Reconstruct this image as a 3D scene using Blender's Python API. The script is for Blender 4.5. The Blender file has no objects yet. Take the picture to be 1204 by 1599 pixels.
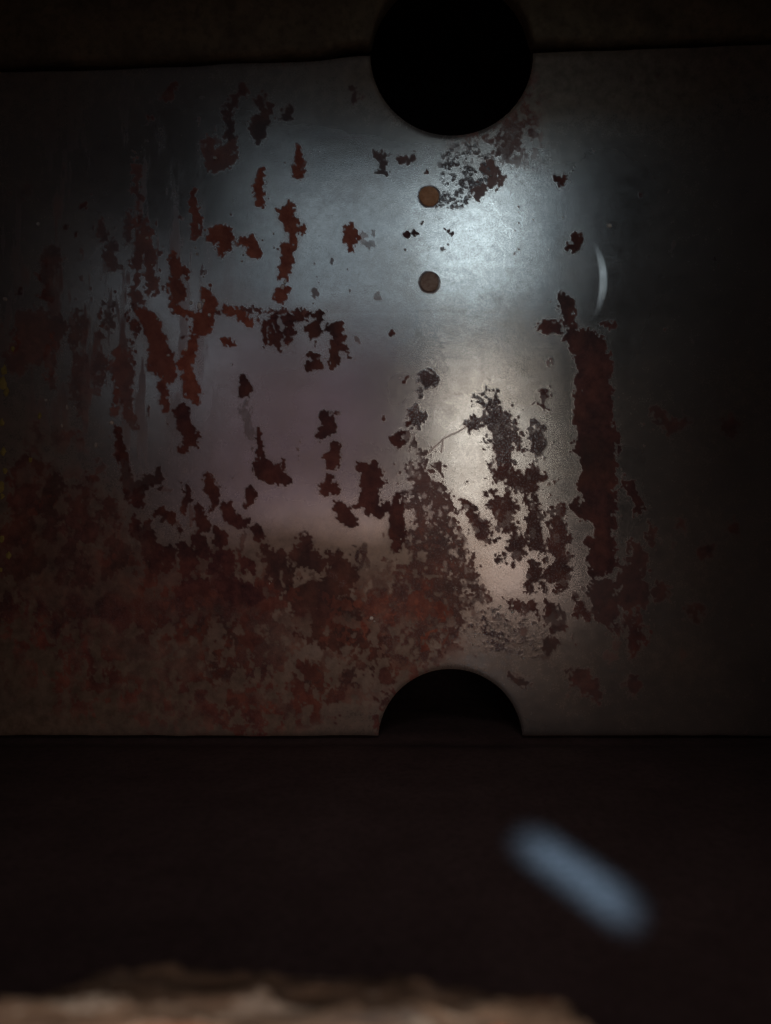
import bpy, math, random
import numpy as np
from mathutils import Vector, Matrix

# ------------------------------------------------------------------ camera, world, lamps, exposure
PX = 0.00025                 # metres per photograph pixel in the plane of the plate
D = 0.32                     # camera to plate
SC = bpy.context.scene
COL = SC.collection


def P(px, py, y=0.0):        # a point of the plane at depth y that stands at a photograph pixel
    k = (D + y) / D
    return Vector(((px - 602) * PX * k, y, (799.5 - py) * PX * k))


cam = bpy.data.cameras.new('camera')
cam.sensor_fit = 'VERTICAL'
cam.sensor_height = 24.0
cam.lens = 24.0 * D / (1599 * PX)
cam.clip_start = 0.002
cam.clip_end = 50
cam.dof.use_dof = True
cam.dof.focus_distance = D
cam.dof.aperture_fstop = cam.lens / 3.8
co = bpy.data.objects.new('camera', cam)
co.location = (0, -D, 0)
co.rotation_euler = (math.radians(90), 0, 0)
COL.objects.link(co)
SC.camera = co

W = bpy.data.worlds.new('World')
SC.world = W
W.use_nodes = True
W.node_tree.nodes['Background'].inputs[0].default_value = (0.60, 0.46, 0.42, 1)
W.node_tree.nodes['Background'].inputs[1].default_value = 0.014
SC.view_settings.view_transform = 'Standard'
SC.view_settings.look = 'None'
SC.view_settings.exposure = 0
SC.view_settings.gamma = 1


def area(name, loc, target, sx, sy, power, color, spread=180, shape='RECTANGLE', roll=0.0):  # noqa
    l = bpy.data.lights.new(name, 'AREA')
    l.shape = shape
    l.size, l.size_y = sx, sy
    l.energy = power
    l.color = color
    l.spread = math.radians(spread)
    o = bpy.data.objects.new(name, l)
    d = (Vector(target) - Vector(loc)).normalized()
    q = d.to_track_quat('-Z', 'Y')
    o.matrix_world = Matrix.Translation(loc) @ q.to_matrix().to_4x4() @ Matrix.Rotation(math.radians(roll), 4, 'Z')
    COL.objects.link(o)
    return o


def mirror(px, py):          # where a lamp in the camera's plane stands whose reflection falls on this pixel
    return Vector(((px - 602) * PX * 2, -D - 0.002, (799.5 - py) * PX * 2))


def lamp_mirrored(name, x0, y0, x1, y1, power, color, spread=180, shape='RECTANGLE', roll=0):
    c = mirror((x0 + x1) / 2, (y0 + y1) / 2)
    return area(name, c, (c.x / 2, 0, c.z / 2), abs(x1 - x0) * PX * 2, abs(y1 - y0) * PX * 2, power, color, spread, shape, roll)


lamp_mirrored('window_light', 410, 285, 850, 486, 0.0028, (0.72, 0.90, 1.0), 38)
lamp_mirrored('bright_window_light', 705, 300, 775, 430, 0.0015, (0.80, 0.97, 1.0), 36, 'ELLIPSE', -18)
lamp_mirrored('side_window_light', 180, 430, 350, 640, 0.0004, (0.80, 0.90, 1.0), 38)
lamp_mirrored('doorway_light', 724, 570, 776, 850, 0.0026, (1.0, 0.93, 0.80), 32)
lamp_mirrored('pink_fill', 330, 540, 620, 1080, 0.0028, (1.0, 0.68, 0.80), 50)  # added pinkish fill for the lower plate, from no known source
area('warm_fill', (0.015, -0.315, -0.045), (-0.040, 0, -0.060), 0.20, 0.035, 0.0110, (1.0, 0.74, 0.62), 66)  # added unseen fill that brightens the rust and the lower left
area('floor_fill', (0.0, -0.34, 0.20), (0.01, -0.10, -0.09), 0.14, 0.06, 0.0085, (1.0, 0.84, 0.82), 56)  # added fill that lifts the dark floor, no such lamp stands there
_b = Vector((0, .889, -.458))
_o = area('slit_beam_light', Vector((.0462, -.1205, -.0876)) - .2 * _b, (.0462, -.1205, -.0876), .0088, .0220, .0035, (0.33, 0.68, 0.95), 4.5)
_x = Vector((.0133, .0053, .0102)).normalized()
_z = -_b.normalized()
_y = _z.cross(_x).normalized()
_o.matrix_world = Matrix.Translation(Vector((.0462, -.1205, -.0876)) - .2 * _b) @ Matrix((_y.cross(_z), _y, _z)).transposed().to_4x4()
area('ledge_light', (-0.015, -0.175, 0.115), (-0.015, -0.232, -0.07), 0.095, 0.008, 0.027, (1.0, 0.86, 0.76), 20)

# ------------------------------------------------------------------ noise on arrays
def lattice(seed):
    return np.random.RandomState(seed).rand(256, 256).astype(np.float32)


def vnoise(x, y, seed):
    t = lattice(seed)
    xi = np.floor(x).astype(int)
    yi = np.floor(y).astype(int)
    fx = (x - xi).astype(np.float32)
    fy = (y - yi).astype(np.float32)
    fx = fx * fx * (3 - 2 * fx)
    fy = fy * fy * (3 - 2 * fy)
    a = t[yi & 255, xi & 255]
    b = t[yi & 255, (xi + 1) & 255]
    c = t[(yi + 1) & 255, xi & 255]
    d = t[(yi + 1) & 255, (xi + 1) & 255]
    return (a + (b - a) * fx) * (1 - fy) + (c + (d - c) * fx) * fy


def fbm(x, y, sx, sy, seed, octs=4, gain=0.5):
    r = 0
    w = 1.0
    tot = 0
    for k in range(octs):
        r = r + w * vnoise(x / sx * 2 ** k + 17.3 * k, y / sy * 2 ** k + 9.1 * k, seed + k)
        tot += w
        w *= gain
    return r / tot


def sstep(a, b, x):
    t = np.clip((x - a) / (b - a), 0, 1)
    return t * t * (3 - 2 * t)


# ------------------------------------------------------------------ materials
def mat(name):
    m = bpy.data.materials.new(name)
    m.use_nodes = True
    nt = m.node_tree
    b = nt.nodes['Principled BSDF']
    return m, nt, b


class NT:
    def __init__(s, nt):
        s.nt = nt

    def n(s, t, **kw):
        o = s.nt.nodes.new(t)
        for k, v in kw.items():
            setattr(o, k, v)
        return o

    def l(s, a, b):
        s.nt.links.new(a, b)

    def noise(s, vec, scale, detail=4, rough=0.6, dist=0):
        o = s.n('ShaderNodeTexNoise')
        o.inputs['Scale'].default_value = scale
        o.inputs['Detail'].default_value = detail
        o.inputs['Roughness'].default_value = rough
        o.inputs['Distortion'].default_value = dist
        s.l(vec, o.inputs['Vector'])
        return o.outputs['Fac']

    def ramp(s, v, a, b, c=0.0, d=1.0):
        o = s.n('ShaderNodeMapRange')
        o.inputs[1].default_value = a
        o.inputs[2].default_value = b
        o.inputs[3].default_value = c
        o.inputs[4].default_value = d
        s.l(v, o.inputs[0])
        return o.outputs[0]

    def math(s, op, a, b=0.0, clamp=False):
        o = s.n('ShaderNodeMath', operation=op, use_clamp=clamp)
        for i, v in enumerate((a, b)):
            if hasattr(v, 'is_linked'):
                s.l(v, o.inputs[i])
            else:
                o.inputs[i].default_value = v
        return o.outputs[0]

    def mix(s, f, a, b):
        o = s.n('ShaderNodeMix', data_type='RGBA')
        if hasattr(f, 'is_linked'):
            s.l(f, o.inputs[0])
        else:
            o.inputs[0].default_value = f
        for i, v in ((6, a), (7, b)):
            if hasattr(v, 'is_linked'):
                s.l(v, o.inputs[i])
            else:
                o.inputs[i].default_value = (*v, 1)
        return o.outputs[2]

    def mixf(s, f, a, b):
        o = s.n('ShaderNodeMix', data_type='FLOAT')
        for i, v in ((0, f), (2, a), (3, b)):
            if hasattr(v, 'is_linked'):
                s.l(v, o.inputs[i])
            else:
                o.inputs[i].default_value = v
        return o.outputs[0]


def plate_material():
    m, nt, b = mat('corroded_steel')
    N = NT(nt)
    tc = N.n('ShaderNodeTexCoord').outputs['Object']
    at = N.n('ShaderNodeAttribute', attribute_name='wear')
    sp = N.n('ShaderNodeSeparateColor')
    N.l(at.outputs['Color'], sp.inputs[0])
    rust, tone, flake = sp.outputs[0], sp.outputs[1], sp.outputs[2]
    patina = at.outputs['Alpha']
    mp = N.n('ShaderNodeMapping')
    mp.inputs['Scale'].default_value = (0.40, 1, 1.6)
    N.l(tc, mp.inputs['Vector'])
    n_big = N.noise(tc, 28, 5, 0.6)
    n_mid = N.noise(tc, 220, 5, 0.65)
    n_fine = N.noise(tc, 1500, 3, 0.7)
    n_grain = N.noise(mp.outputs[0], 3600, 2, 0.75)
    steel = N.mix(N.ramp(n_big, .35, .65), (.285, .28, .285), (.37, .36, .36))
    steel = N.mix(N.ramp(n_mid, .42, .72, 0, .35), steel, (.22, .205, .20))
    pat = N.mix(N.ramp(n_mid, .35, .65), (.17, .125, .095), (.29, .215, .165))
    base = N.mix(patina, steel, pat)
    dark = N.mix(N.ramp(n_mid, .35, .65), (.070, .025, .030), (.17, .060, .058))
    dark = N.mix(N.ramp(n_big, .44, .60, 0, .65), dark, (.050, .024, .022))
    oran = N.mix(N.ramp(n_mid, .35, .65), (.40, .10, .062), (.60, .20, .12))
    rc = N.mix(tone, dark, oran)
    fl = N.mix(N.ramp(n_fine, .50, .64), (.030, .024, .030), (.36, .35, .38))
    rc = N.mix(N.math('MULTIPLY', flake, N.ramp(n_fine, .35, .6), True), rc, fl)
    N.l(N.mix(rust, base, rc), b.inputs['Base Color'])
    rmet = N.math('MULTIPLY', flake, N.ramp(n_fine, .50, .64, 0.0, .85))
    N.l(N.mixf(rust, N.mixf(patina, .86, .15), rmet), b.inputs['Metallic'])
    r_met = N.math('ADD', N.ramp(n_mid, .3, .7, .145, .21), N.ramp(n_fine, .3, .7, -.03, .05))
    r_met = N.math('ADD', r_met, N.math('MULTIPLY', patina, .14))
    N.l(N.mixf(rust, r_met, N.mixf(flake, .72, .30)), b.inputs['Roughness'])
    b.inputs['Specular IOR Level'].default_value = .35
    b.inputs['Coat Roughness'].default_value = .10
    N.l(N.mixf(rust, N.mixf(patina, .65, .0), .0), b.inputs['Coat Weight'])
    b1 = N.n('ShaderNodeBump')
    b1.inputs['Distance'].default_value = .00007
    N.l(N.mixf(rust, .32, N.mixf(flake, .6, 1.0)), b1.inputs['Strength'])
    N.l(n_grain, b1.inputs['Height'])
    b2 = N.n('ShaderNodeBump')
    b2.inputs['Distance'].default_value = .0006
    N.l(N.mixf(rust, .018, N.mixf(flake, .5, .8)), b2.inputs['Strength'])
    N.l(N.math('ADD', n_mid, N.math('MULTIPLY', n_fine, .35)), b2.inputs['Height'])
    N.l(b1.outputs[0], b2.inputs['Normal'])
    N.l(b2.outputs[0], b.inputs['Normal'])
    N.l(b1.outputs[0], b.inputs['Coat Normal'])
    return m


def simple(name, c1, c2, scale=60, rough=.8, metal=0.0, bump=.3, dist=.001, detail=6, spec=.3):
    m, nt, b = mat(name)
    N = NT(nt)
    tc = N.n('ShaderNodeTexCoord').outputs['Object']
    a = N.noise(tc, scale, detail, .62)
    f = N.noise(tc, scale * 7, 4, .6)
    c = N.mix(N.ramp(a, .35, .65), c1, c2)
    c = N.mix(N.ramp(f, .45, .7, 0, .5), c, tuple(x * .55 for x in c1))
    N.l(c, b.inputs['Base Color'])
    b.inputs['Metallic'].default_value = metal
    N.l(N.ramp(f, .3, .7, rough - .08, rough + .08), b.inputs['Roughness'])
    b.inputs['Specular IOR Level'].default_value = spec
    bp = N.n('ShaderNodeBump')
    bp.inputs['Strength'].default_value = bump
    bp.inputs['Distance'].default_value = dist
    N.l(N.math('ADD', a, N.math('MULTIPLY', f, .4)), bp.inputs['Height'])
    N.l(bp.outputs[0], b.inputs['Normal'])
    return m


M_plate = plate_material()
M_edge = simple('rusted_edge', (.05, .03, .026), (.11, .06, .045), 200)
M_upper = simple('sooty_brown_steel', (.16, .112, .068), (.28, .20, .12), 55, .7, bump=.5)
M_floor = simple('sooty_floor_iron', (.075, .050, .050), (.10, .068, .068), 60, .85, bump=.35, dist=.0008)
M_void = simple('black_soot', (.010, .006, .007), (.014, .009, .010), 60, .95)
M_rivet1 = simple('orange_rusted_rivet', (.66, .30, .15), (.80, .42, .24), 500, .8, bump=.4, dist=.0004)
M_rivet2 = simple('brown_rusted_rivet', (.34, .21, .16), (.52, .37, .30), 600, .6, .3, bump=.6, dist=.0005)
M_chip = simple('bare_metal_chip', (.62, .56, .50), (.75, .70, .66), 400, .4, .3)
M_stones = [simple('brown_stone', (.16, .10, .07), (.30, .20, .14), 70, .9, bump=.8, dist=.002),
            simple('pale_stone', (.42, .36, .29), (.62, .55, .47), 80, .9, bump=.8, dist=.002),
            simple('grey_stone', (.20, .18, .17), (.36, .33, .31), 70, .9, bump=.8, dist=.002),
            simple('orange_stone', (.42, .15, .08), (.55, .24, .14), 90, .9, bump=.8, dist=.002)]


# ------------------------------------------------------------------ objects
def link(name, me, m=None, parent=None):
    o = bpy.data.objects.new(name, me)
    if m:
        me.materials.append(m)
    COL.objects.link(o)
    if parent:
        o.parent = parent
    return o


def thing(name, label, cat, loc=(0, 0, 0), group=None):
    o = bpy.data.objects.new(name, None)
    o.empty_display_size = .01
    o.location = loc
    COL.objects.link(o)
    o['label'] = label
    o['category'] = cat
    if group:
        o['group'] = group
    return o


def pymesh(name, v, f, smooth=True):
    me = bpy.data.meshes.new(name)
    me.from_pydata([tuple(p) for p in v], [], f)
    me.update()
    if smooth:
        me.shade_smooth()
    return me


# ------------------------------------------------------------------ the map of rust on the plate
# group: (strength, orange tone, graphite flake, edge roughness, [strokes of (x, y, r), ...])
O, K, F = 1.0, 0.0, 1.0
RUST = [
 # orange, upper left: fresh rust, the light falling there put into its tone
 (1.0, .75, 0, 1.0, [
  [(452,312,3),(450,330,14),(453,350,10),(455,375,6)], [(465,345,4),(473,362,4)], [(443,385,7),(450,392,9)],
  [(449,402,9),(446,418,9),(444,430,7)], [(440,462,11),(447,454,7)],
  [(549,350,2.5),(548,372,12),(547,388,5)], [(541,360,2.5),(541,372,4)],
  [(335,366,12),(350,364,13),(352,378,11)], [(345,392,5),(350,403,3)], [(378,378,7),(393,380,13),(399,396,8)], [(362,372,3),(376,378,3)],
  [(405,268,6),(404,300,8),(406,318,8)], [(467,230,2),(468,255,6),(465,275,8)],
  [(322,462,9),(330,476,11),(322,492,10)], [(330,446,2.5)], [(315,450,2)],
  [(275,484,4),(300,492,8),(320,500,14),(312,514,12)], [(303,528,7),(299,552,8),(290,570,13),(296,592,10),(298,612,10),(304,625,7)], [(311,610,5)],
  [(352,485,6),(372,490,7),(386,500,7),(390,508,3)], [(348,531,4),(360,537,6)],
 ]),
 (.95, .55, 0, 1.0, [
  [(220,490,12),(235,502,15),(246,532,14),(250,562,20),(262,582,14)], [(233,575,7)], [(255,600,7),(257,615,6),(258,640,4)],
  [(272,395,4),(272,415,9),(274,440,9),(275,462,13),(268,475,8)], [(288,425,5),(292,432,3)],
  
  [(303,295,5),(307,340,9),(305,370,6)], 
  
 ]),
 # line of rust along the score mark
 (.9, .35, 0, 1.5, [[(270,488,2),(340,487,2.5),(420,486,2.5),(505,490,3)], [(400,492,3),(402,500,4)]]),
 # dark maroon, middle: dark scale, the shade over it put into its tone
 (1.0, .10, 0, 1.0, [
  [(412,505,6),(415,538,4)], [(425,500,9),(431,530,11),(436,543,4)], [(450,498,11),(455,518,9),(450,530,4)],
  [(465,485,6),(470,497,5)], [(487,512,11),(492,522,9)], [(499,503,3),(503,491,5),(482,490,3)],
  [(515,510,7),(528,509,9),(526,535,12),(521,555,8),(518,570,5)], [(538,543,3),(544,557,4)],
  [(489,556,8)], [(484,573,8),(496,571,8)],
  [(378,587,6),(384,599,8),(379,613,8)],
  [(403,668,3.5),(406,690,5),(408,708,6)], [(407,725,11),(425,740,17),(445,748,9)], [(441,722,4),(442,735,6)],
  [(508,650,9),(515,665,13),(505,676,9)], [(512,643,4)], [(526,644,3)], [(521,694,7),(517,712,12),(520,725,10)], [(514,748,6),(508,766,9),(521,761,10)],
  [(284,642,11),(288,662,12),(300,678,12),(286,700,6)], [(305,692,6)],
  [(245,735,5),(247,748,8),(228,752,11),(212,765,14),(220,785,8)], [(248,762,5)], [(183,673,5),(188,700,8),(195,730,10),(202,760,12),(214,778,12)],
  [(294,758,7),(290,780,6),(285,798,4)], [(325,738,4),(331,762,9),(334,785,8),(333,796,4)], [(390,764,6),(392,776,8),(387,786,6)],
  [(355,792,9),(362,808,11),(378,816,10)], [(398,824,6),(405,838,9)], [(310,795,6),(314,812,12),(324,826,8)], [(312,845,14),(315,866,10)],
  [(336,828,6),(345,841,14)], [(336,868,10),(356,868,13),(360,888,9)], [(330,888,10)], [(380,875,5),(388,887,10),(396,897,5)],
  [(247,800,9),(262,806,9),(270,816,6)], [(280,829,4),(280,839,5)], [(233,815,8),(232,840,10),(240,860,17),(245,882,14)],
  [(266,862,11),(262,886,10)], [(285,858,12),(298,875,15),(290,890,12)], [(211,812,8),(212,830,10),(225,838,8)],
  [(286,922,14),(312,915,14),(320,925,8)], [(348,915,14),(372,925,18),(395,930,15)], [(345,900,6)],
  [(565,730,8),(582,733,13),(574,755,13),(578,780,18)], [(590,757,5),(600,755,4)], [(560,788,8),(592,797,10),(606,788,7)], [(534,795,13),(548,815,12)],
  [(620,772,6),(620,800,12),(622,828,14),(618,852,9)], [(612,518,1),(612,521,5.5)], [(634,591,4),(634,597,4)], [(597,655,2.5)],
  [(624,679,8),(618,686,7),(631,691,5)], [(638,662,2.5)], [(870,279,7),(884,278,6),(877,285,5)],
  [(900,371,8),(900,385,7)], [(885,388,3),(893,384,4)], [(635,366,6)], [(646,365,5)],
 ]),
 (.9, .12, 0, 2.0, [
  [(478,842,10),(476,868,22),(492,882,14)], [(415,858,10),(430,880,22),(446,896,16),(430,912,18)],
  [(462,930,20),(490,930,25),(520,920,24),(540,900,16),(522,876,16)], [(480,968,22),(530,958,32),(556,985,22),(575,1008,24),(484,990,12)],
  [(585,1030,14),(600,1055,18)], [(530,1040,5),(536,1052,6)],
 ]),
 # brown crust above the lower notch
 (.85, .20, .30, 3.0, [
  [(655,760,20),(675,778,24),(690,795,20),(662,800,26)], [(660,712,5),(656,735,11)], [(682,728,6),(686,738,4)], [(640,733,5),(640,760,8),(640,790,12)],
  [(698,828,20),(668,850,30),(702,872,30),(722,892,18)], [(650,905,30),(692,930,42),(640,950,36),(602,965,24)], [(736,912,8),(748,932,8)],
  [(712,798,3),(709,818,3),(727,837,4)], [(690,985,30),(628,1000,30),(664,1022,20)],
 ]),
 # graphite coloured flaking scale
 (.95, .12, 1.0, 2.2, [
  [(773,612,4),(772,635,10),(780,660,22),(786,690,20),(786,720,17)], [(751,626,5)], [(735,664,6),(750,655,6),(765,650,6)], [(802,668,7),(808,698,7)],
  [(838,665,8),(838,690,13),(840,710,4)], [(850,688,4)],
  [(760,690,5)], [(652,632,4),(650,650,8),(648,661,7)],
 ]),
 (1.0, .18, .45, 1.8, [
  [(784,742,16)], [(800,755,14),(822,755,16),(836,738,7),(844,748,3)], [(770,788,12),(790,792,18),(786,820,14),(778,835,5)],
  [(802,825,12),(806,852,15),(803,870,8)], [(784,872,6)], [(768,765,6),(760,782,5)],
  [(853,614,7),(850,630,7)], [(836,628,3)],
  [(828,785,6),(835,775,5),(832,812,10),(836,845,14),(846,857,5)],
  [(860,795,6),(877,794,7),(872,818,12),(872,845,18),(876,868,14)], [(870,893,19),(873,908,11)], [(850,872,5)], [(832,878,6),(835,900,12),(826,919,4)], [(846,905,5),(852,922,4)],
  [(728,790,6),(742,793,4)], [(735,803,8),(746,822,14),(757,837,12),(766,839,4)],
  [(800,938,6),(808,948,10),(820,948,5)], [(905,948,8),(915,962,9)], [(897,935,4)],
 ]),
 # corroded rims of the two rivets
 (.8, .15, .3, .15, [[(px + 16.2 * math.cos(q * math.pi / 8), py + 16.2 * math.sin(q * math.pi / 8), 1.3) for q in range(17)] for px, py in ((670, 307), (670.5, 441))]),
 (.95, .02, .55, .5, [[(667, 592, 13)], [(658,608,4),(657,620,3)]]),
 # third round spot: a ring of scale with a tail
 (.9, .05, 1.0, .6, [[(667,577,2.6),(679,581,2.6),(682,593,2.6),(676,606,2.6),(664,607,2.6),(655,598,2.6),(655,585,2.6),(667,577,2.6)], [(667,589,5),(668,597,5)], [(658,606,5),(657,622,3.5)]]),
 # tall maroon run on the right
 (.95, .05, 0, 1.3, [
  [(884,465,9),(886,500,11)], [(845,510,8),(872,510,8)], [(900,522,16),(922,545,26),(930,590,28),(928,650,33),(930,700,34),(936,750,30),(932,790,28),(945,820,16),(938,850,18),(930,872,14)],
  [(945,508,5),(958,506,3)], [(964,680,8),(966,702,6)], [(895,788,7),(912,800,12),(924,810,5)], [(922,845,10),(946,862,18),(935,890,16)],
  [(976,748,5),(984,752,6),(991,775,8),(996,800,8)],
 ]),
 (.8, .06, 0, 1.8, [
  [(990,850,9),(1000,868,13),(985,900,22),(985,930,26)], [(940,925,22),(950,958,18)], [(985,965,14)], [(958,985,8)], [(1000,990,9)],
  [(1018,830,8),(1022,850,6)], [(862,960,11),(871,978,13)], [(1025,640,9),(1040,665,12),(1065,660,12)], [(1140,665,14)], [(1065,815,9)], [(1105,858,12)],
  [(1146,825,10)], [(1030,925,14)], [(1085,955,12)], [(900,1058,16),(930,1080,14)], [(985,1070,14)], [(860,1005,14)], [(825,1065,8),(805,1060,8)],
  [(548,138,5),(553,151,7)], [(594,246,7),(597,265,8)], [(625,249,5),(640,250,8)], [(453,170,6),(447,188,5)], [(410,150,6),(412,182,14),(400,210,8),(403,225,3)],
  [(375,138,9),(362,165,8),(358,212,8)],
 ]),
 (.75, .50, .1, 1.5, [[(758,266,10),(770,282,12),(766,256,7)], [(784,281,6)], [(745,292,11),(740,306,7)]]),
 # faint stains
 (.35, .10, .3, 1.0, [[(382,632,5),(385,650,7),(390,672,8),(392,682,6)], [(590,464,4)], [(562,366,4),(582,366,3)], [(567,378,5),(580,378,6)]]),
 # left, dim
 (.75, .36, 0, 1.6, [[(225,350,6),(232,392,13),(237,430,10),(240,450,11)], [(213,240,4),(215,330,6),(215,400,8),(213,480,6)], [(185,555,12),(192,580,18),(195,615,13),(195,630,9)], [(200,648,8),(206,664,7)], [(180,642,6)],[(328,225,10),(330,255,13),(352,245,18),(360,225,10)]]),
 (.65, .15, 0, 1.8, [
  [(125,560,8),(122,600,10),(127,640,6)], [(155,560,7),(155,600,7)], [(80,560,8),(80,600,8)], [(60,658,6),(62,680,9),(52,700,12)], [(85,670,5),(100,690,12),(111,670,5)],
  [(150,716,4),(154,732,5)], [(50,515,34),(84,512,24),(30,560,22)], [(125,500,12),(120,535,10)], [(150,520,8)], [(170,480,6),(170,508,6)], [(85,400,16),(70,430,10)],
  [(158,355,8),(172,380,8),(175,420,8)], [(200,330,5),(200,380,6)],
 ]),
 (.85, .10, 0, 1.6, [
  [(40,740,28),(75,745,20),(60,790,46),(112,772,20),(132,770,16)], [(30,860,46),(90,850,32)], [(141,750,9)], [(168,785,11),(176,806,13)], [(158,800,8)], [(190,800,6)],
  [(125,810,26),(140,830,18)], [(178,845,14),(190,870,16),(165,890,12)], [(125,880,14),(130,905,16)], [(100,900,12)],
 ]),
]
BARE = [[(782,758,6)], [(790,752,3)], [(430,520,1),(426,505,1.2)], [(440,895,2),(437,905,1.5),(442,915,1.5)], [(463,915,4),(482,903,3)], [(710,830,4)], [(705,858,3),(714,868,2.5)]]
THREAD = [[(762,647,.8),(738,660,.8),(716,674,.9),(694,684,.9),(668,708,.8)], [(692,686,.8),(689,706,1.0)]]

GS = 1.5
X0, X1, Y0, Y1 = -180.0, 1384.0, 60.0, 1156.0
gx = np.arange(X0, X1 + .1, GS)
gy = np.arange(Y0, Y1 + .1, GS)
GX, GY = np.meshgrid(gx, gy)
NH, NW = GX.shape


def stroke_sdf(strokes, X, Y, base=None):
    d = np.full(X.shape, 99.0) if base is None else base
    for s in strokes:
        seg = list(zip(s[:-1], s[1:])) if len(s) > 1 else [(s[0], s[0])]
        for (ax, ay, ar), (bx, by, br) in seg:
            r = max(ar, br) + 26
            i0, i1 = np.searchsorted(gx, [min(ax, bx) - r, max(ax, bx) + r])
            j0, j1 = np.searchsorted(gy, [min(ay, by) - r, max(ay, by) + r])
            if i1 <= i0 or j1 <= j0:
                continue
            x = X[j0:j1, i0:i1]
            y = Y[j0:j1, i0:i1]
            vx, vy = bx - ax, by - ay
            L = vx * vx + vy * vy
            t = np.clip(((x - ax) * vx + (y - ay) * vy) / L, 0, 1) if L > 0 else 0
            dd = np.hypot(x - ax - t * vx, y - ay - t * vy) - (ar + t * (br - ar))
            sub = d[j0:j1, i0:i1]
            np.minimum(sub, dd, out=sub)
    return d


def gauss(cx, cy, sx, sy):
    return np.exp(-((GX - cx) / sx) ** 2 - ((GY - cy) / sy) ** 2)


nA = fbm(GX, GY, 22, 26, 11, 4, .62) - .5
nB = fbm(GX, GY, 22, 26, 31, 4, .62) - .5
nD = fbm(GX, GY, 5, 5, 61, 2, .7) - .5
nC = fbm(GX, GY, 9, 11, 51, 3, .7) - .5
soft = .8 + .9 * sstep(330, 60, GX) + 3.5 * sstep(990, 1100, GX) + 1.0 * sstep(980, 1120, GY) + 2.5 * sstep(330, 180, GY)
rust = np.zeros(GX.shape)
tone = np.zeros(GX.shape)
flake = np.zeros(GX.shape)
for st, tn, fk, am, strokes in RUST:
    WX, WY = GX + nA * 9 * min(am, 1.4), GY + nB * 9 * min(am, 1.4)
    d = stroke_sdf(strokes, WX, WY) + nC * 15 * am + nD * 9 * am
    a = st * sstep(soft, -soft, d)
    up = a > rust
    tone = np.where(up, tn, tone)
    flake = np.where(up, fk, flake)
    rust = np.maximum(rust, a)

# mottled corrosion nobody drew one by one
n1 = fbm(GX, GY, 26, 38, 71, 5, .6)
n2 = fbm(GX, GY, 13, 17, 91, 4, .65)
dens = (.60 * gauss(300, 930, 260, 90) + .85 * gauss(400, 1085, 230, 75) + .75 * gauss(250, 960, 200, 70) + .55 * gauss(110, 850, 150, 120)
        + .42 * gauss(655, 930, 90, 110) + .34 * gauss(900, 990, 160, 90) + .35 * gauss(150, 560, 110, 110) + .30 * gauss(180, 1060, 170, 90)
        + .42 * gauss(560, 890, 60, 50) + .3 * gauss(60, 400, 90, 140) + .3 * gauss(300, 150, 90, 70))
mot = .55 * n1 + .45 * n2
keep = 1 - .9 * gauss(780, 890, 42, 60) - .9 * gauss(470, 700, 75, 90)
thr = .70 - .33 * dens * keep
a2 = sstep(0, 1, (mot - thr) / (.012 * soft + .008)) * (.50 + .45 * sstep(.45, .6, fbm(GX, GY, 60, 60, 5, 3))) * (1 - .75 * gauss(500, 1000, 90, 36))
up = a2 > rust
tone_m = .14 + .30 * gauss(640, 960, 90, 90) + .15 * (n1 - .5) + .25 * gauss(150, 560, 110, 110)
tone = np.where(up, tone_m, tone)
flake = np.where(up, .12 + .25 * gauss(560, 880, 60, 60), flake)
rust = np.maximum(rust, a2)
# fine speckle of the lower left
sp_ = fbm(GX, GY, 13, 16, 811, 4, .6) * .75 + fbm(GX, GY, 60, 50, 821, 3) * .25
zone = np.clip(1.5 * gauss(300, 985, 290, 95) + 1.1 * gauss(330, 1100, 240, 45) + .9 * gauss(110, 820, 120, 110) + .7 * gauss(640, 970, 110, 80), 0, 1)
a6 = sstep(.505, .545, sp_ + .02 * (zone - .6)) * sstep(.25, .75, zone) * (.45 + .5 * sstep(.4, .6, fbm(GX, GY, 90, 70, 831, 3)))
up = a6 > rust
tone = np.where(up, .16 + .25 * fbm(GX, GY, 50, 50, 841, 3) + .6 * gauss(635, 965, 70, 55), tone)
flake = np.where(up, 0, flake)
rust = np.maximum(rust, a6)
# pale chips of paint left between the runs, far left
a7 = sstep(.60, .70, fbm(GX, GY, 12, 20, 851, 4, .6)) * gauss(95, 680, 90, 70)
rust *= 1 - .8 * a7
rust *= 1 - .6 * sstep(.52, .60, fbm(GX, GY, 16, 22, 861, 5, .6)) * gauss(80, 790, 120, 120)
# faint vertical runs on the far left
a5 = sstep(.54, .66, fbm(GX, GY, 15, 110, 711, 4, .6) + .05 * (n2 - .5)) * np.clip(gauss(150, 470, 130, 210) * 1.4, 0, 1) * .55
up = a5 > rust
tone = np.where(up, .28, tone)
flake = np.where(up, 0, flake)
rust = np.maximum(rust, a5)
# rough brown haze beside the upper notch
hz = gauss(775, 215, 55, 42) * 1.0 + gauss(825, 150, 22, 60) * .7
a3 = sstep(.50, .62, n2 * .6 + fbm(GX, GY, 6, 6, 44, 3, .7) * .4 + .14 * hz - .02) * np.clip(hz * 1.5, 0, 1) * .75
up = a3 > rust
tone = np.where(up, .40, tone)
flake = np.where(up, .30, flake)
rust = np.maximum(rust, a3)
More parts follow.
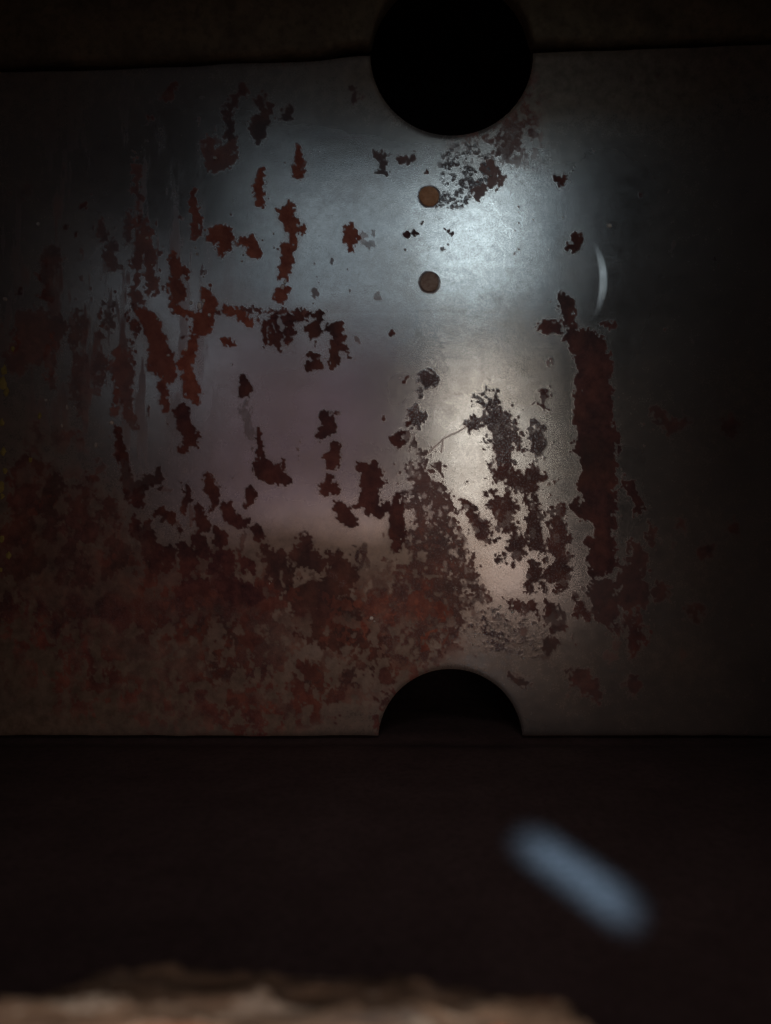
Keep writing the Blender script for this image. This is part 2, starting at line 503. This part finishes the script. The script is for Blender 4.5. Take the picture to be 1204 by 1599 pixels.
# loose glittering scale above the lower notch, pitted scale by the upper rivet
for (cx, cy, sx, sy, k) in ((770, 985, 42, 34, 1.0), (815, 1000, 36, 40, .6), (728, 262, 42, 40, .85), (700, 312, 36, 14, .8)):
    g = gauss(cx, cy, sx, sy)
    a4 = sstep(.52, .60, fbm(GX, GY, 7, 6, 140 + int(cx), 3, .7) + .10 * (g - .6)) * sstep(.18, .5, g) * k
    up = a4 > rust
    tone = np.where(up, .05, tone)
    flake = np.where(up, 1.0, flake)
    rust = np.maximum(rust, a4)
bare = sstep(1.2, -1.0, stroke_sdf(BARE, GX + nA * 8, GY + nB * 8) + nC * 5)
rust *= 1 - bare
tone = np.clip(tone + .45 * sstep(.58, .68, fbm(GX, GY, 7, 6, 261, 4, .65)) * (.8 * gauss(690, 855, 70, 60) + gauss(640, 965, 80, 50)), 0, 1)
th = sstep(.9, -.6, stroke_sdf(THREAD, GX, GY)) * .36
tone = np.where(th > rust, .45, tone)
rust = np.maximum(rust, th)
# small speckles of bare wear inside the rust
rust *= 1 - .75 * sstep(.56, .66, fbm(GX, GY, 8, 9, 201, 3)) * (flake > .2) * (.35 + .65 * gauss(670, 860, 80, 120))
rust *= 1 - .85 * sstep(.54, .60, fbm(GX, GY, 15, 17, 205, 5, .6)) * sstep(930, 1000, GY) * sstep(940, 800, GX)
tone = np.clip(tone + .55 * (fbm(GX, GY, 30, 34, 221, 4) - .5) * (rust > .2), 0, 1)


def blur(a, r):
    k = int(r)
    for ax in (0, 1):
        p = np.pad(a, [(k + 1, k) if ax == q else (0, 0) for q in (0, 1)], mode='edge')
        c = np.cumsum(p, ax)
        a = (c[2 * k + 1:] - c[:-(2 * k + 1)] if ax == 0 else c[:, 2 * k + 1:] - c[:, :-(2 * k + 1)]) / (2 * k + 1)
    return a


halo = blur(blur(rust, 6), 6)
halo2 = blur(blur(rust, 2), 2)
weak = sstep(4.2, 7.0, soft)
rust_s = rust * (1 - .8 * weak) + halo2 * .8 * weak
tone_b = blur(blur(tone * rust, 6), 6) / (halo + .02)
tone = np.where(rust < .3, tone_b, tone)
rust = np.maximum(rust_s, np.clip(halo * .24 - .03, 0, .3) * (.5 + n1))
patina = np.clip(.12 * halo + 1.0 * gauss(480, 890, 180, 66) + .38 * sstep(250, 120, GY) + .35 * sstep(260, 40, GX) + .35 * sstep(930, 1080, GX) +.95 * gauss(380, 1050, 300, 170) + .5 * gauss(640, 960, 110, 120) + .95 * gauss(800, 110, 330, 85) + .6 * gauss(60, 900, 200, 260)
                 + .35 * gauss(880, 100, 200, 80) + .25 * gauss(940, 1060, 200, 90) + .12 * sstep(470, 520, GY)
                 + .5 * (fbm(GX, GY, 90, 60, 231, 5) - .55), 0, 1)

# heights, in metres towards the viewer
h = np.zeros(GX.shape)
h += (.000022 + .00003 * flake) * sstep(0, 1, rust) * (.4 + 1.2 * n2) * sstep(4.5, 1.5, soft)
h += .00012 * flake * rust * (fbm(GX, GY, 5, 5, 301, 2) - .5)
h += .0009 * (fbm(GX, GY, 420, 300, 311, 2) - .5)
h += .00005 * (fbm(GX, GY, 60, 45, 321, 3) - .5)
h -= .000006 * np.exp(-((GY - 489 - 2.5 * (vnoise(GX / 70, GY * 0, 5) - .5)) / 1.6) ** 2) * sstep(260, 300, GX) * sstep(960, 860, GX)     # score mark
# crescent dent on the right: its slope faces the window
cy_ = np.clip((GY - 438) / 66, -1, 1)
xc = 925 + 17 * (1 - cy_ ** 2)
wd = 6.0 * np.sqrt(np.clip(1 - cy_ ** 2, 0, 1)) + .01
u = np.clip((GX - xc + wd) / (2 * wd), 0, 1)
cres = u * sstep(230, 0, GX - xc)
h += .00025 * sstep(0, .9, 1 - np.abs(cy_)) * cres
dd_ = np.hypot(GX - 951, GY - 353)
h += .00002 * np.exp(-(dd_ / 7.0) ** 2)
# pits
h -= .00018 * np.exp(-(np.hypot(GX - 336, GY - 247) / 5) ** 2)


def top_edge(x):
    return 113 - .0375 * x + 4.0 * (vnoise(np.asarray(x) / 60.0, np.asarray(x) * 0 + 3.3, 7) - .5) - 5 * np.exp(-((np.asarray(x) - 560) / 45) ** 2)


BOT = 1149.0
# signed distance to the outline (positive inside the plate)
s1 = np.hypot(GX - 705.5, GY - 84) - 127
s2 = np.hypot(GX - 703.5, GY - 1158) - 113
s3 = GY - top_edge(GX)
s4 = BOT + 2.0 * (vnoise(GX / 40, GX * 0 + 8.1, 17) - .5) - GY
sd = np.minimum(np.minimum(s1, s2), np.minimum(s3, s4))
h -= .0006 * np.exp(-np.clip(sd, 0, None) / 2.2)

VX = (GX - 602) * PX
VZ = (799.5 - GY) * PX
inside = sd > -GS * .72
# pull the outermost vertices onto the outline
e = .5
gdx = np.zeros_like(sd)
gdy = np.zeros_like(sd)
gdx[:, 1:-1] = (sd[:, 2:] - sd[:, :-2]) / (2 * GS)
gdy[1:-1, :] = (sd[2:, :] - sd[:-2, :]) / (2 * GS)
gl = np.hypot(gdx, gdy) + 1e-6
out = inside & (sd < 0)
near = np.where(out, -sd, 0)
VX = VX + near * gdx / gl * PX
VZ = VZ - near * gdy / gl * PX
VY = -h
hy, hx = np.gradient(h, GS * PX)
NX, NZ, NY = -hx, hy, -np.ones_like(h)
ln = np.sqrt(NX ** 2 + NY ** 2 + NZ ** 2)
NRM = np.stack([NX / ln, NY / ln, NZ / ln], -1)
POS = np.stack([VX, VY, VZ], -1)
WEAR = np.stack([rust, tone, flake, patina], -1).astype(np.float32)  # tone holds rust hue plus painted light and shade
cell = inside[:-1, :-1] & inside[1:, :-1] & inside[:-1, 1:] & inside[1:, 1:]
rc_ = (rust[:-1, :-1] + rust[1:, :-1] + rust[:-1, 1:] + rust[1:, 1:]) / 4
rcell = cell & (rc_ > .42)


def label_runs(mask):
    par = []

    def find(a):
        while par[a] != a:
            par[a] = par[par[a]]
            a = par[a]
        return a
    lab = np.full(mask.shape, -1, int)
    prev = []
    for j in range(mask.shape[0]):
        row = mask[j].astype(np.int8)
        df = np.diff(np.concatenate(([0], row, [0])))
        st = np.nonzero(df == 1)[0]
        en = np.nonzero(df == -1)[0]
        cur = []
        k = 0
        for a, b_ in zip(st, en):
            i = len(par)
            par.append(i)
            while k < len(prev) and prev[k][1] <= a:
                k += 1
            q = k
            while q < len(prev) and prev[q][0] < b_:
                ra, rb = find(i), find(prev[q][2])
                if ra != rb:
                    par[max(ra, rb)] = min(ra, rb)
                q += 1
            lab[j, a:b_] = i
            cur.append((a, b_, i))
        prev = cur
    root = np.array([find(i) for i in range(len(par))] or [0])
    lab[mask] = root[lab[mask]]
    return lab


# plate cells are cut into wide blocks as well, so that no patch swallows half the plate
lab = label_runs(rcell)


def grid_mesh(name, sel):
    js, is_ = np.nonzero(sel)
    v00 = js * NW + is_
    quads = np.stack([v00, v00 + NW, v00 + NW + 1, v00 + 1], 1)
    uq, inv = np.unique(quads.ravel(), return_inverse=True)
    me = bpy.data.meshes.new(name)
    nf = len(quads)
    me.vertices.add(len(uq))
    me.vertices.foreach_set('co', POS.reshape(-1, 3)[uq].astype(np.float32).ravel())
    me.loops.add(nf * 4)
    me.loops.foreach_set('vertex_index', inv.astype(np.int32))
    me.polygons.add(nf)
    me.polygons.foreach_set('loop_start', np.arange(0, nf * 4, 4, dtype=np.int32))
    me.update(calc_edges=True)
    at = me.attributes.new('wear', 'FLOAT_COLOR', 'POINT')
    at.data.foreach_set('color', WEAR.reshape(-1, 4)[uq].ravel())
    me.shade_smooth()
    me.normals_split_custom_set_from_vertices(NRM.reshape(-1, 3)[uq].tolist())
    return me


plate = thing('steel_plate', 'rusted steel plate with a round notch above and below, blotched maroon and orange', 'metal plate', (0, 0, (799.5 - BOT) * PX))
off = Matrix.Translation(plate.location).inverted()


def child(name, me, m=None, label=None):
    o = link(name, me, m, plate)
    o.matrix_parent_inverse = off
    if label:
        o['label'] = label
    return o


ids, cnt = np.unique(lab[rcell], return_counts=True)
order = ids[np.argsort(-cnt)]
cs = np.sort(cnt)[::-1]
big = [i for i, c in zip(order, cs) if c >= 26][:240]
child('plate_sheet', grid_mesh('plate_sheet', cell & ~rcell), M_plate)
flat = lab.copy()
flat[~rcell] = -1
js, is_ = np.nonzero(flat >= 0)
L = flat[js, is_]
for i in big:
    s = L == i
    sel = np.zeros(cell.shape, bool)
    sel[js[s], is_[s]] = True
    child('rust_patch', grid_mesh('rust_patch', sel), M_plate)
rest = rcell & ~np.isin(flat, big)
o = child('rust_specks', grid_mesh('rust_specks', rest), M_plate)
o['kind'] = 'stuff'


# thickness of the plate: a band along the whole outline
def band(name, pts, t, m, parent=plate):
    v = [(p.x, -.0002 + .0006, p.z) for p in pts] + [(p.x, t, p.z) for p in pts]
    n = len(pts)
    f = [(i, i + 1, n + i + 1, n + i) for i in range(n - 1)]
    o = link(name, pymesh(name, v, f), m, parent)
    if parent is plate:
        o.matrix_parent_inverse = off
    return o


T = .006
a0 = math.acos((113 - 0.0375 * 580 - 84) / 127)
arc_t = [P(705.5 + 127 * math.cos(a), 84 + 127 * math.sin(a)) for a in np.linspace(-.07, math.pi + .07, 90)]
arc_b = [P(703.5 + 113 * math.cos(a), 1158 - 113 * math.sin(a)) for a in np.linspace(.08, math.pi - .08, 90)]
band('notch_rim', arc_t, T, M_edge)
band('notch_rim', arc_b, T, M_edge)
band('plate_edge', [P(x, float(top_edge(x))) for x in np.linspace(X0, 580, 90)], T, M_edge)
band('plate_edge', [P(x, float(top_edge(x))) for x in np.linspace(832, X1, 70)], T, M_edge)
band('plate_edge', [P(x, BOT) for x in np.linspace(X0, 591, 40)], T, M_edge)
band('plate_edge', [P(x, BOT) for x in np.linspace(816, X1, 40)], T, M_edge)
# back of the plate in two halves either side of the notches
for xa, xb in ((X0, 578), (834, X1)):
    child('plate_back', pymesh('plate_back', [P(xa, 112) + Vector((0, T, 0)), P(xb, 95) + Vector((0, T, 0)), P(xb, BOT) + Vector((0, T, 0)), P(xa, BOT) + Vector((0, T, 0))], [(0, 1, 2, 3)], False), M_edge)
child('plate_back', pymesh('plate_back', [P(578, 215) + Vector((0, T, 0)), P(834, 215) + Vector((0, T, 0)), P(834, 1040) + Vector((0, T, 0)), P(578, 1040) + Vector((0, T, 0))], [(0, 1, 2, 3)], False), M_edge)


def rivet(px, py, r, m, label, seed):
    rs = np.random.RandomState(seed)
    v = []
    f = []
    n = 40
    wob = [1 + .03 * math.sin(2 * a + seed) + .012 * math.sin(3 * a + seed * 2) for a in np.linspace(0, 2 * math.pi, n, endpoint=False)]
    c = P(px, py)
    rings = [(1.02, .0002), (1.0, -.00025), (.9, -.00045), (.7, -.00050), (.4, -.00046)]
    for k, (q, dz) in enumerate(rings):
        for i in range(n):
            a = 2 * math.pi * i / n
            v.append((c.x + r * PX * q * wob[i] * math.cos(a), dz - .00025 + (rs.rand() - .5) * .00004 * (k > 1), c.z + r * PX * q * wob[i] * math.sin(a)))
    v.append((c.x, -.00070, c.z))
    for k in range(len(rings) - 1):
        for i in range(n):
            j = (i + 1) % n
            f.append((k * n + i, k * n + j, (k + 1) * n + j, (k + 1) * n + i))
    k = len(rings) - 1
    for i in range(n):
        f.append((k * n + i, k * n + (i + 1) % n, len(v) - 1))
    return child('rivet', pymesh('rivet', v, f), m, label)


rivet(670, 307, 15.5, M_rivet1, 'orange rusted rivet head nearest the upper notch', 3)
rivet(670.5, 441, 15, M_rivet2, 'grey brown rivet head below the orange one', 5)

# bright chips of bare metal and grit
rs = np.random.RandomState(4)
CH = [(951, 353, 4.5), (336, 247, 3.6), (298, 473, 4.2), (312, 478, 5), (318, 470, 3), (327, 492, 3), (306, 387, 1.6), (308, 397, 1.8), (378, 408, 2.4), (380, 398, 2), (318, 432, 1.6), (427, 365, 1.6),
      (428, 387, 1.4), (290, 546, 3.6), (263, 555, 3), (246, 498, 3), (230, 372, 3), (238, 414, 1.8), (410, 375, 2), (445, 440, 5), (441, 448, 4), (489, 474, 2), (766, 275, 1.6), (649, 368, 1.4),
      (390, 480, 1.4), (448, 511, 1.4), (580, 965, 3), (585, 970, 2), (421, 911, 1.6), (424, 908, 1.2), (255, 588, 2), (340, 485, 1.8), (605, 749, 1.4), (626, 842, 1.8), (646, 838, 1.8), (632, 828, 1.4),
      (60, 350, 3), (8, 467, 4), (175, 660, 3.5), (150, 695, 4), (105, 636, 4), (97, 665, 3), (72, 625, 3.5)]
for _ in range(26):
    CH.append((rs.normal(780, 26), rs.normal(985, 16), rs.uniform(1.0, 2.8)))
for _ in range(40):
    CH.append((rs.normal(705, 18), rs.normal(850, 34), rs.uniform(.7, 1.5)))
for _ in range(36):
    CH.append((rs.normal(780, 14), rs.normal(668, 26), rs.uniform(.7, 1.4)))
for _ in range(18):
    CH.append((rs.normal(665, 10), rs.normal(775, 14), rs.uniform(.8, 1.5)))
v, f = [], []
for (x, y, r) in CH:
    c = P(x, y)
    n = 7
    b0 = len(v)
    ph = rs.rand() * 6
    sx, sy = rs.uniform(.6, 1.2), rs.uniform(.7, 1.3)
    tilt = rs.uniform(-.3, .3, 2)
    for ring, (q, dz) in enumerate(((1.0, .0001), (.7, -.00055))):
        for i in range(n):
            a = ph + 2 * math.pi * i / n
            rr = r * PX * q * (.8 + .4 * rs.rand())
            dx, dzz = rr * sx * math.cos(a), rr * sy * math.sin(a)
            v.append((c.x + dx, dz + ring * (tilt[0] * dx + tilt[1] * dzz), c.z + dzz))
    v.append((c.x, -.0006, c.z))
    for i in range(n):
        j = (i + 1) % n
        f.append((b0 + i, b0 + j, b0 + n + j, b0 + n + i))
        f.append((b0 + n + i, b0 + n + j, b0 + 2 * n))
o = child('metal_chips', pymesh('metal_chips', v, f, False), M_chip)
o['kind'] = 'stuff'

v, f = [], []
M_ochre = simple('ochre_lichen_crust', (.34, .27, .08), (.46, .38, .14), 500, .9, bump=.5, dist=.0004)
for (x, y, r) in [(6, 578, 7), (4, 598, 9), (10, 612, 6), (3, 660, 5), (5, 705, 6), (8, 735, 5), (2, 760, 8), (4, 775, 5), (3, 842, 6), (14, 868, 6), (2, 890, 4), (62, 650, 4), (20, 545, 4), (48, 718, 4), (-12, 610, 12), (-20, 760, 12)]:
    c = P(x, y)
    n = 9
    b0 = len(v)
    for ring, (q, dz) in enumerate(((1.0, .0001), (.75, -.0004))):
        for i in range(n):
            a = 2 * math.pi * i / n
            rr = r * PX * q * (.6 + .7 * rs.rand())
            v.append((c.x + rr * .8 * math.cos(a), dz, c.z + rr * 1.3 * math.sin(a)))
    v.append((c.x, -.0005, c.z))
    for i in range(n):
        j = (i + 1) % n
        f.append((b0 + i, b0 + j, b0 + n + j, b0 + n + i))
        f.append((b0 + n + i, b0 + n + j, b0 + 2 * n))
o = child('ochre_flecks', pymesh('ochre_flecks', v, f), M_ochre)
o['kind'] = 'stuff'

# ------------------------------------------------------------------ upper panel with the other half of the notch
up_t = thing('upper_panel', 'dim sooty brown panel above the seam, cut by the top of the round hole', 'metal panel', P(602, 100))
offu = Matrix.Translation(up_t.location).inverted()


def upper_sheet():
    s = 5.0
    xs = np.arange(-180, 1385, s)
    v, f = [], []
    lo = top_edge(xs) - 9 - 7 * vnoise(xs / 45, xs * 0 + 1.7, 23) - 10 * np.exp(-((xs - 545) / 40) ** 2)
    R = 127
    n = 46
    # columns run from the lower lip (or the round hole) upwards
    rows = []
    for x, l in zip(xs, lo):
        if abs(x - 705.5) < R:
            l = min(l, 84 - 1.06 * math.sqrt(max(R * R - (x - 705.5) ** 2, 0)))
        rows.append(np.linspace(l, -260, n))
    rows = np.array(rows)
    XX = np.repeat(xs[:, None], n, 1)
    rel = .0016 * (fbm(XX, rows, 70, 50, 400, 4) - .5)
    rel -= .0015 * np.exp(-np.arange(n)[None, :] / 1.1)
    for i in range(len(xs)):
        for j in range(n):
            p = P(XX[i, j], rows[i, j])
            v.append((p.x, -rel[i, j] - .0015, p.z))
    f = [(i * n + j, i * n + j + 1, (i + 1) * n + j + 1, (i + 1) * n + j) for i in range(len(xs) - 1) for j in range(n - 1)]
    # lower lip going back
    b0 = len(v)
    for i in range(len(xs)):
        q = v[i * n]
        v.append((q[0], .007, q[2]))
    f += [(i * n, (i + 1) * n, b0 + i + 1, b0 + i) for i in range(len(xs) - 1)]
    return pymesh('panel_sheet', v, f)


o = link('panel_sheet', upper_sheet(), M_upper, up_t)
o.matrix_parent_inverse = offu

# ------------------------------------------------------------------ cavity behind, floor in front
back = pymesh('cavity_wall', [P(-260, -300) + Vector((0, .07, 0)), P(1460, -300) + Vector((0, .07, 0)), P(1460, 1250) + Vector((0, .07, 0)), P(-260, 1250) + Vector((0, .07, 0))], [(0, 3, 2, 1)], False)
o = link('cavity_wall', back, M_void)
o['kind'] = 'structure'

FZ = (799.5 - 1153) * PX


def floor_mesh():
    nx, ny = 260, 150
    xs = np.linspace(-.26, .26, nx)
    ys = np.linspace(.07, -.34, ny)
    XX, YY = np.meshgrid(xs, ys)
    ZZ = FZ + .0011 * (fbm(XX * 4000 + 5000, YY * 4000 + 5000, 90, 90, 500, 5, .55) - .5)
    # worn hollow just in front of the plate
    ZZ -= .0012 * np.exp(-((YY + .004) / .006) ** 2)
    v = np.stack([XX, YY, ZZ], -1).reshape(-1, 3)
    f = [(j * nx + i, (j + 1) * nx + i, (j + 1) * nx + i + 1, j * nx + i + 1) for j in range(ny - 1) for i in range(nx - 1)]
    return pymesh('floor', v, f)


o = link('floor', floor_mesh(), M_floor)
o['kind'] = 'structure'

# ------------------------------------------------------------------ stone ledge near the lens
ledge = thing('stone_ledge', 'blurred rough stone ledge in the near foreground, lit warm along its top', 'ledge', (-.01, -.22, FZ))
offl = Matrix.Translation(ledge.location).inverted()


def stone(px0, px1, py_far, ztop, m, seed, depth=.05, label=None):
    d = -ztop * D / ((py_far - 799.5) * PX)          # distance from the lens of its far edge
    yf = -D + d
    k = d / D
    xa, xb = (px0 - 602) * PX * k, (px1 - 602) * PX * k
    nx, ny = 26, 22
    v, f = [], []
    rsn = np.random.RandomState(seed)
    for j in range(ny):
        for i in range(nx):
            u, w = i / (nx - 1), j / (ny - 1)
            x = xa + (xb - xa) * u
            y = yf - depth * w
            edge = min(u, 1 - u) * (xb - xa)
            e2 = min(w, 1 - w) * depth
            z = ztop - .0012 * math.exp(-edge / .0012) - .003 * math.exp(-e2 / .001)
            nn = float(fbm(np.array([x * 5000 + 900]), np.array([y * 5000 + 2900]), 40, 22, seed, 4)[0]) - .5
            n2_ = float(fbm(np.array([x * 5000 + 900]), np.array([2.0 * i]), 30, 50, seed + 9, 3)[0]) - .5
            v.append((x + .002 * nn, y + .004 * n2_ * (1 - w), z + .0035 * nn))
    f = [(j * nx + i, (j + 1) * nx + i, (j + 1) * nx + i + 1, j * nx + i + 1) for j in range(ny - 1) for i in range(nx - 1)]
    rim = [i for i in range(nx)] + [j * nx + nx - 1 for j in range(1, ny)] + [(ny - 1) * nx + i for i in range(nx - 2, -1, -1)] + [j * nx for j in range(ny - 2, 0, -1)]
    b0 = len(v)
    for r in rim:
        v.append((v[r][0], v[r][1], FZ - .001))
    n = len(rim)
    for q in range(n):
        w = (q + 1) % n
        f.append((rim[q], rim[w], b0 + w, b0 + q))
    o = link('stone', pymesh('stone', v, f), m, ledge)
    o.matrix_parent_inverse = offl
    if label:
        o['label'] = label


# the ledge itself: one long broken bed of mortar, streaked
def ledge_bed():
    nx, ny = 220, 60
    xs = np.linspace(-.16, .075, nx)
    XX = np.repeat(xs[None, :], ny, 0)
    w = np.linspace(0, 1, ny)[:, None]
    far = -D + .130 - .14 * XX - .012 * sstep(-.038, -.056, XX) - .020 * sstep(.022, .038, XX)
    far = far + .0022 * (fbm(XX * 9000 + 4000, XX * 0 + 50, 90, 60, 611, 4) - .5) * .6
    YY = far - .09 * w
    nz = fbm(XX * 9000 + 4000, YY * 9000 + 9000, 140, 22, 621, 5, .6) - .5
    ZZ = -.0724 + .0080 * nz - .004 * np.exp(-w * 40) - .006 * sstep(-.055, -.09, XX)
    v = np.stack([XX, YY, ZZ], -1).reshape(-1, 3)
    f = [(j * nx + i, (j + 1) * nx + i, (j + 1) * nx + i + 1, j * nx + i + 1) for j in range(ny - 1) for i in range(nx - 1)]
    v = [tuple(p) for p in v]
    rim = [i for i in range(nx)] + [j * nx + nx - 1 for j in range(1, ny)] + [(ny - 1) * nx + i for i in range(nx - 2, -1, -1)] + [j * nx for j in range(ny - 2, 0, -1)]
    b0 = len(v)
    for r in rim:
        v.append((v[r][0], v[r][1], FZ - .001))
    n = len(rim)
    f += [(rim[q], rim[(q + 1) % n], b0 + (q + 1) % n, b0 + q) for q in range(n)]
    return pymesh('mortar_bed', v, f)


def bed_material():
    m, nt, b = mat('streaked_mortar')
    N = NT(nt)
    tc = N.n('ShaderNodeTexCoord').outputs['Object']
    mp = N.n('ShaderNodeMapping')
    mp.inputs['Scale'].default_value = (.30, 1.3, 1)
    N.l(tc, mp.inputs['Vector'])
    a = N.noise(mp.outputs[0], 220, 6, .68, .4)
    c_ = N.noise(mp.outputs[0], 90, 4, .6)
    col = N.mix(N.ramp(a, .40, .60), (.11, .07, .045), (.36, .25, .17))
    col = N.mix(N.ramp(a, .56, .64), col, (.70, .62, .52))
    col = N.mix(N.ramp(c_, .60, .68, 0, .7), col, (.40, .15, .08))
    col = N.mix(N.ramp(c_, .42, .32, 0, .7), col, (.13, .12, .115))
    N.l(col, b.inputs['Base Color'])
    b.inputs['Roughness'].default_value = .9
    bp = N.n('ShaderNodeBump')
    bp.inputs['Strength'].default_value = .8
    bp.inputs['Distance'].default_value = .002
    N.l(a, bp.inputs['Height'])
    N.l(bp.outputs[0], b.inputs['Normal'])
    return m


o = link('mortar_bed', ledge_bed(), bed_material(), ledge)
o.matrix_parent_inverse = offl
stone(268, 405, 1528, -.0700, M_stones[1], 16, .0012, 'pale cream stone chip lying left on the ledge')
stone(375, 520, 1544, -.0700, M_stones[1], 22, .0012, 'pale cream stone chip lying right on the ledge')
stone(640, 690, 1568, -.0702, M_stones[1], 17, .003)
stone(758, 790, 1580, -.0702, M_stones[3], 18, .003, 'small orange stone on the ledge')
stone(-60, 40, 1580, -.0725, M_stones[1], 20, .008)
